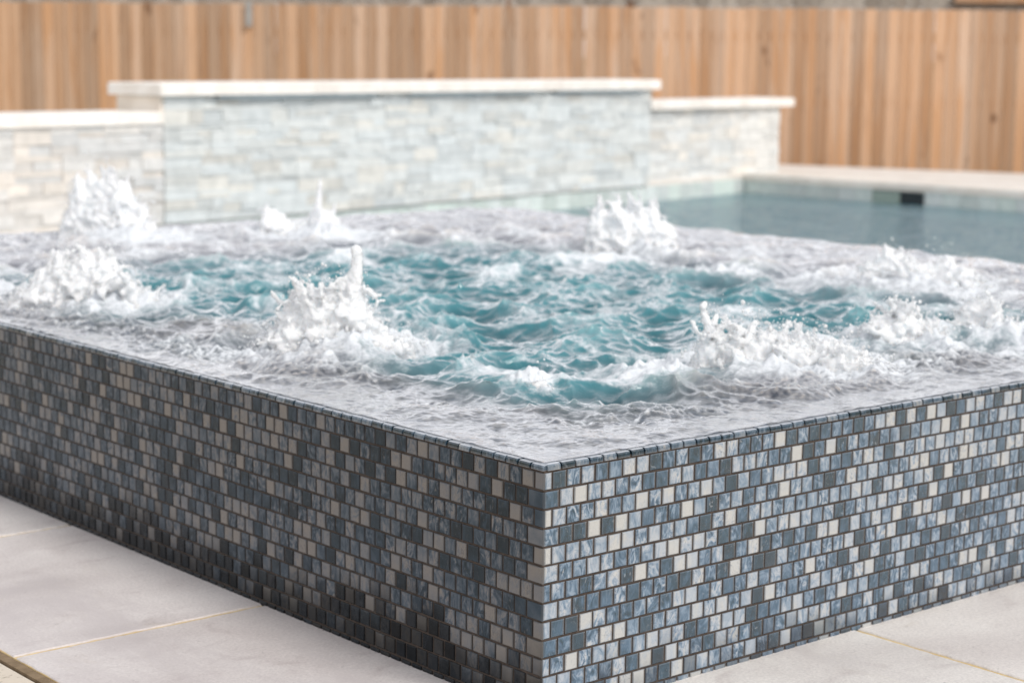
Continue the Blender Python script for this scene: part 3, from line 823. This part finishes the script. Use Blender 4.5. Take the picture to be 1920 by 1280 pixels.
def coping(s0, s1, zt, th, t0, t1):
    mb = MB(); n_ = max(1, round((s1 - s0) / .61))
    for i in range(n_):
        a = s0 + (s1 - s0) * i / n_; b = s0 + (s1 - s0) * (i + 1) / n_; g = random.uniform(.97, 1.07)
        c = Wp((a + b) / 2, (t0 + t1) / 2, zt - th / 2)
        mb.box(c, (b - a) / 2 - .0015, (t1 - t0) / 2, th / 2, (g * 1.08, g * 1.09, g * 1.10, 1), WD[:], bev=.008)
    return into(mb.build('coping', M_coping), wallo)
BZ = DZ - .03
ledgestones(-6.5, -.927, BZ, .155, -0.012, .30, (.98, .97, .96))
coping(-6.5, -.93, .222, .066, -.035, .36)
ledgestones(-.925, 3.735, BZ, .305, -.02, .36, (.96, 1.0, 1.005))
coping(-.985, 3.80, .378, .068, -.075, .38)
ledgestones(3.74, 5.65, BZ, .15, 0.03, .30, (1.05, 1.06, 1.05))
coping(3.742, 5.78, .222, .066, -.035, .36)
# cream return face at the left end of the raised middle, and the thin blue-grey bars below its coping
mb = MB(); mb.box(Wp(-.937, .16, .26), .012, .185, .045, (1.05, 1.02, .98, 1), WD[:]); into(mb.build('end_panel', M_coping), wallo)
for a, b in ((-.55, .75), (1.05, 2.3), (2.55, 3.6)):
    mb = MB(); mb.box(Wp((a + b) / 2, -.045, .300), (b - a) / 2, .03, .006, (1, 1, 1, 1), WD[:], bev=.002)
    into(mb.build('coping_bar', M_bar), wallo)

# ------------------------------------------------------------------ fences and ground
def fence(P0, d, length, zb, zt, mat, name, label, bw=.105, both=True, jitter=.006):
    root = empty(name, (P0[0], P0[1], zb)); tag(root, label, 'fence')
    mb = MB(); d = Vector((d[0], d[1], 0)).normalized(); nn = Vector((-d.y, d.x, 0)); P0 = Vector((P0[0], P0[1], 0)); s = 0
    while s < length:
        w = bw * random.uniform(.97, 1.03)
        c = P0 + d * (s + w / 2) + nn * random.uniform(-.004, .004); zt_ = zt(s) + random.uniform(-jitter, jitter)
        mb.box((c.x, c.y, (zb + zt_) / 2), w / 2 - .0035, .008, (zt_ - zb) / 2, (random.random(), random.random(), random.random(), 1), d[:], bev=.002)
        s += w
    o = mb.build('boards', mat); o.parent = root; o.location = -Vector(root.location)
    mb = MB()
    for zr in (zb + .3, zb + 1., zt(length / 2) - .25):
        c = P0 + d * length / 2 - nn * .035; mb.box((c.x, c.y, zr), length / 2, .019, .045, (.5, .5, .5, 1), d[:])
    o = mb.build('rails', mat); o.parent = root; o.location = -Vector(root.location)
    return root, P0, d, nn
FZ = -.85
random.seed(21)
FD = Vector((-.70, .714, 0)).normalized(); FP = Vector((12.75, 8.25, 0)) - FD * 14
FN = Vector((FD.y, -FD.x, 0))
fr, P0, fd, fnn = fence(FP, FD, 34, FZ, lambda s: .983, M_fence, 'wooden_fence', 'close-boarded cedar fence with warm orange-brown boards, running behind the pool and stone wall')
q = P0 + FD * 20.93 - FN * .03
mb = MB(); mb.box((q.x, q.y, .89), .027, .012, .115, (.9, .9, .9, 1), FD[:], bev=.003)
o = mb.build('post_bracket', M_metal); o.parent = fr; o.location = -Vector(fr.location)
fr2, P2, fd2, fn2 = fence(FP + FN * 2.2, FD, 35, FZ, lambda s: 1.35, M_fence2, 'weathered_fence', 'grey weathered board fence just showing above the cedar one', bw=.14)
mb = MB(); q = P2 + FD * 13.2 - FN * .05
mb.box((q.x, q.y, 1.150), 1.05, .03, .045, (.2, .2, .3, 1), FD[:], bev=.003)
o = mb.build('top_rail', M_fence); o.parent = fr2; o.location = -Vector(fr2.location)

mb = MB(); R_ = 600
mb.quad_faces([(-R_, -R_, FZ), (R_, -R_, FZ), (R_, R_, FZ), (-R_, R_, FZ)], [(0, 1, 2, 3)])
# the lawn sheet has an opening where the pool is dug in
gm = MB(); hole = [(2.4, .6), (11.2, .6), (11.2, 8.8), (2.4, 8.8)]; outr = [(-R_, -R_), (R_, -R_), (R_, R_), (-R_, R_)]
vs = [(x, y, FZ) for x, y in outr] + [(x, y, FZ) for x, y in hole]
gm.quad_faces(vs, [(0, 1, 5, 4), (1, 2, 6, 5), (2, 3, 7, 6), (3, 0, 4, 7)])
tag(gm.build('ground', M_grass), kind='structure')

# ------------------------------------------------------------------ light
sun_dir = Vector((.13, -.80, .78)).normalized()
w = bpy.data.worlds.new('World'); sc.world = w; w.use_nodes = True; nt = w.node_tree; nt.nodes.clear()
out = nt.nodes.new('ShaderNodeOutputWorld'); bg = nt.nodes.new('ShaderNodeBackground')
sky = nt.nodes.new('ShaderNodeTexSky'); sky.sky_type = 'NISHITA'; sky.sun_disc = False
sky.sun_elevation = math.asin(sun_dir.z); sky.sun_rotation = math.atan2(sun_dir.x, sun_dir.y)
sky.dust_density = 6.; sky.air_density = 1.; sky.ozone_density = 1.
hs = nt.nodes.new('ShaderNodeHueSaturation'); hs.inputs['Saturation'].default_value = .25
L(nt, sky.outputs[0], hs.inputs['Color'])
# cloud sheet: even white veil over the sky
veil = nt.nodes.new('ShaderNodeMix'); veil.data_type = 'RGBA'; veil.inputs[0].default_value = .85; 
tcw = nt.nodes.new('ShaderNodeTexCoord'); sw_ = nt.nodes.new('ShaderNodeSeparateXYZ'); L(nt, tcw.outputs['Generated'], sw_.inputs[0])
cl = noise(nt, tcw.outputs['Generated'], 2.6, 5, .55, .4)
hz_ = ramp(nt, sw_.outputs[2], [(0., (.82, .815, .83)), (.12, (.90, .90, .92)), (.38, (.76, .765, .79)), (1., (.38, .39, .42))])
veilc = mixc(nt, 1., hz_.outputs[0], mixc(nt, maprange(nt, cl, .35, .65), (.86, .87, .90), (1.08, 1.08, 1.08)), 'MULTIPLY'); veilc = mixc(nt, 1., veilc, (15., 15., 15.), 'MULTIPLY'); L(nt, veilc, veil.inputs[7])
L(nt, hs.outputs[0], veil.inputs[6]); L(nt, veil.outputs[2], bg.inputs[0]); bg.inputs[1].default_value = .1
L(nt, bg.outputs[0], out.inputs[0])
sl = bpy.data.lights.new('sun', 'SUN'); sl.energy = 2.15; sl.angle = math.radians(16); sl.color = (1., .965, .92)
so = bpy.data.objects.new('sun', sl); so.rotation_euler = sun_dir.to_track_quat('Z', 'Y').to_euler(); so.location = (0, -5, 6); link(so)

# ------------------------------------------------------------------ camera
F_ = Vector((0.63887724, 0.75445672, -0.1504358)); R3 = Vector((0.76416235, -0.6449327, 0.01084932)); U3 = Vector((0.08883563, 0.12188876, 0.98856025))
cam = bpy.data.cameras.new('camera'); co_ = bpy.data.objects.new('camera', cam); link(co_)
co_.matrix_world = Matrix(((R3.x, U3.x, -F_.x, -1.70490719), (R3.y, U3.y, -F_.y, -1.94123715), (R3.z, U3.z, -F_.z, .56603855), (0, 0, 0, 1)))
cam.sensor_width = 36; cam.lens = 3556.136 / 1920 * 36; cam.clip_start = .05; cam.clip_end = 3000
cam.dof.use_dof = True; cam.dof.focus_distance = 2.68; cam.dof.aperture_fstop = 5.2
sc.camera = co_
sc.view_settings.view_transform = 'Standard'; sc.view_settings.look = 'None'; sc.view_settings.exposure = 0
sc.cycles.use_denoising = True; sc.cycles.max_bounces = 8; sc.cycles.transparent_max_bounces = 24
sc.cycles.sample_clamp_indirect = 6
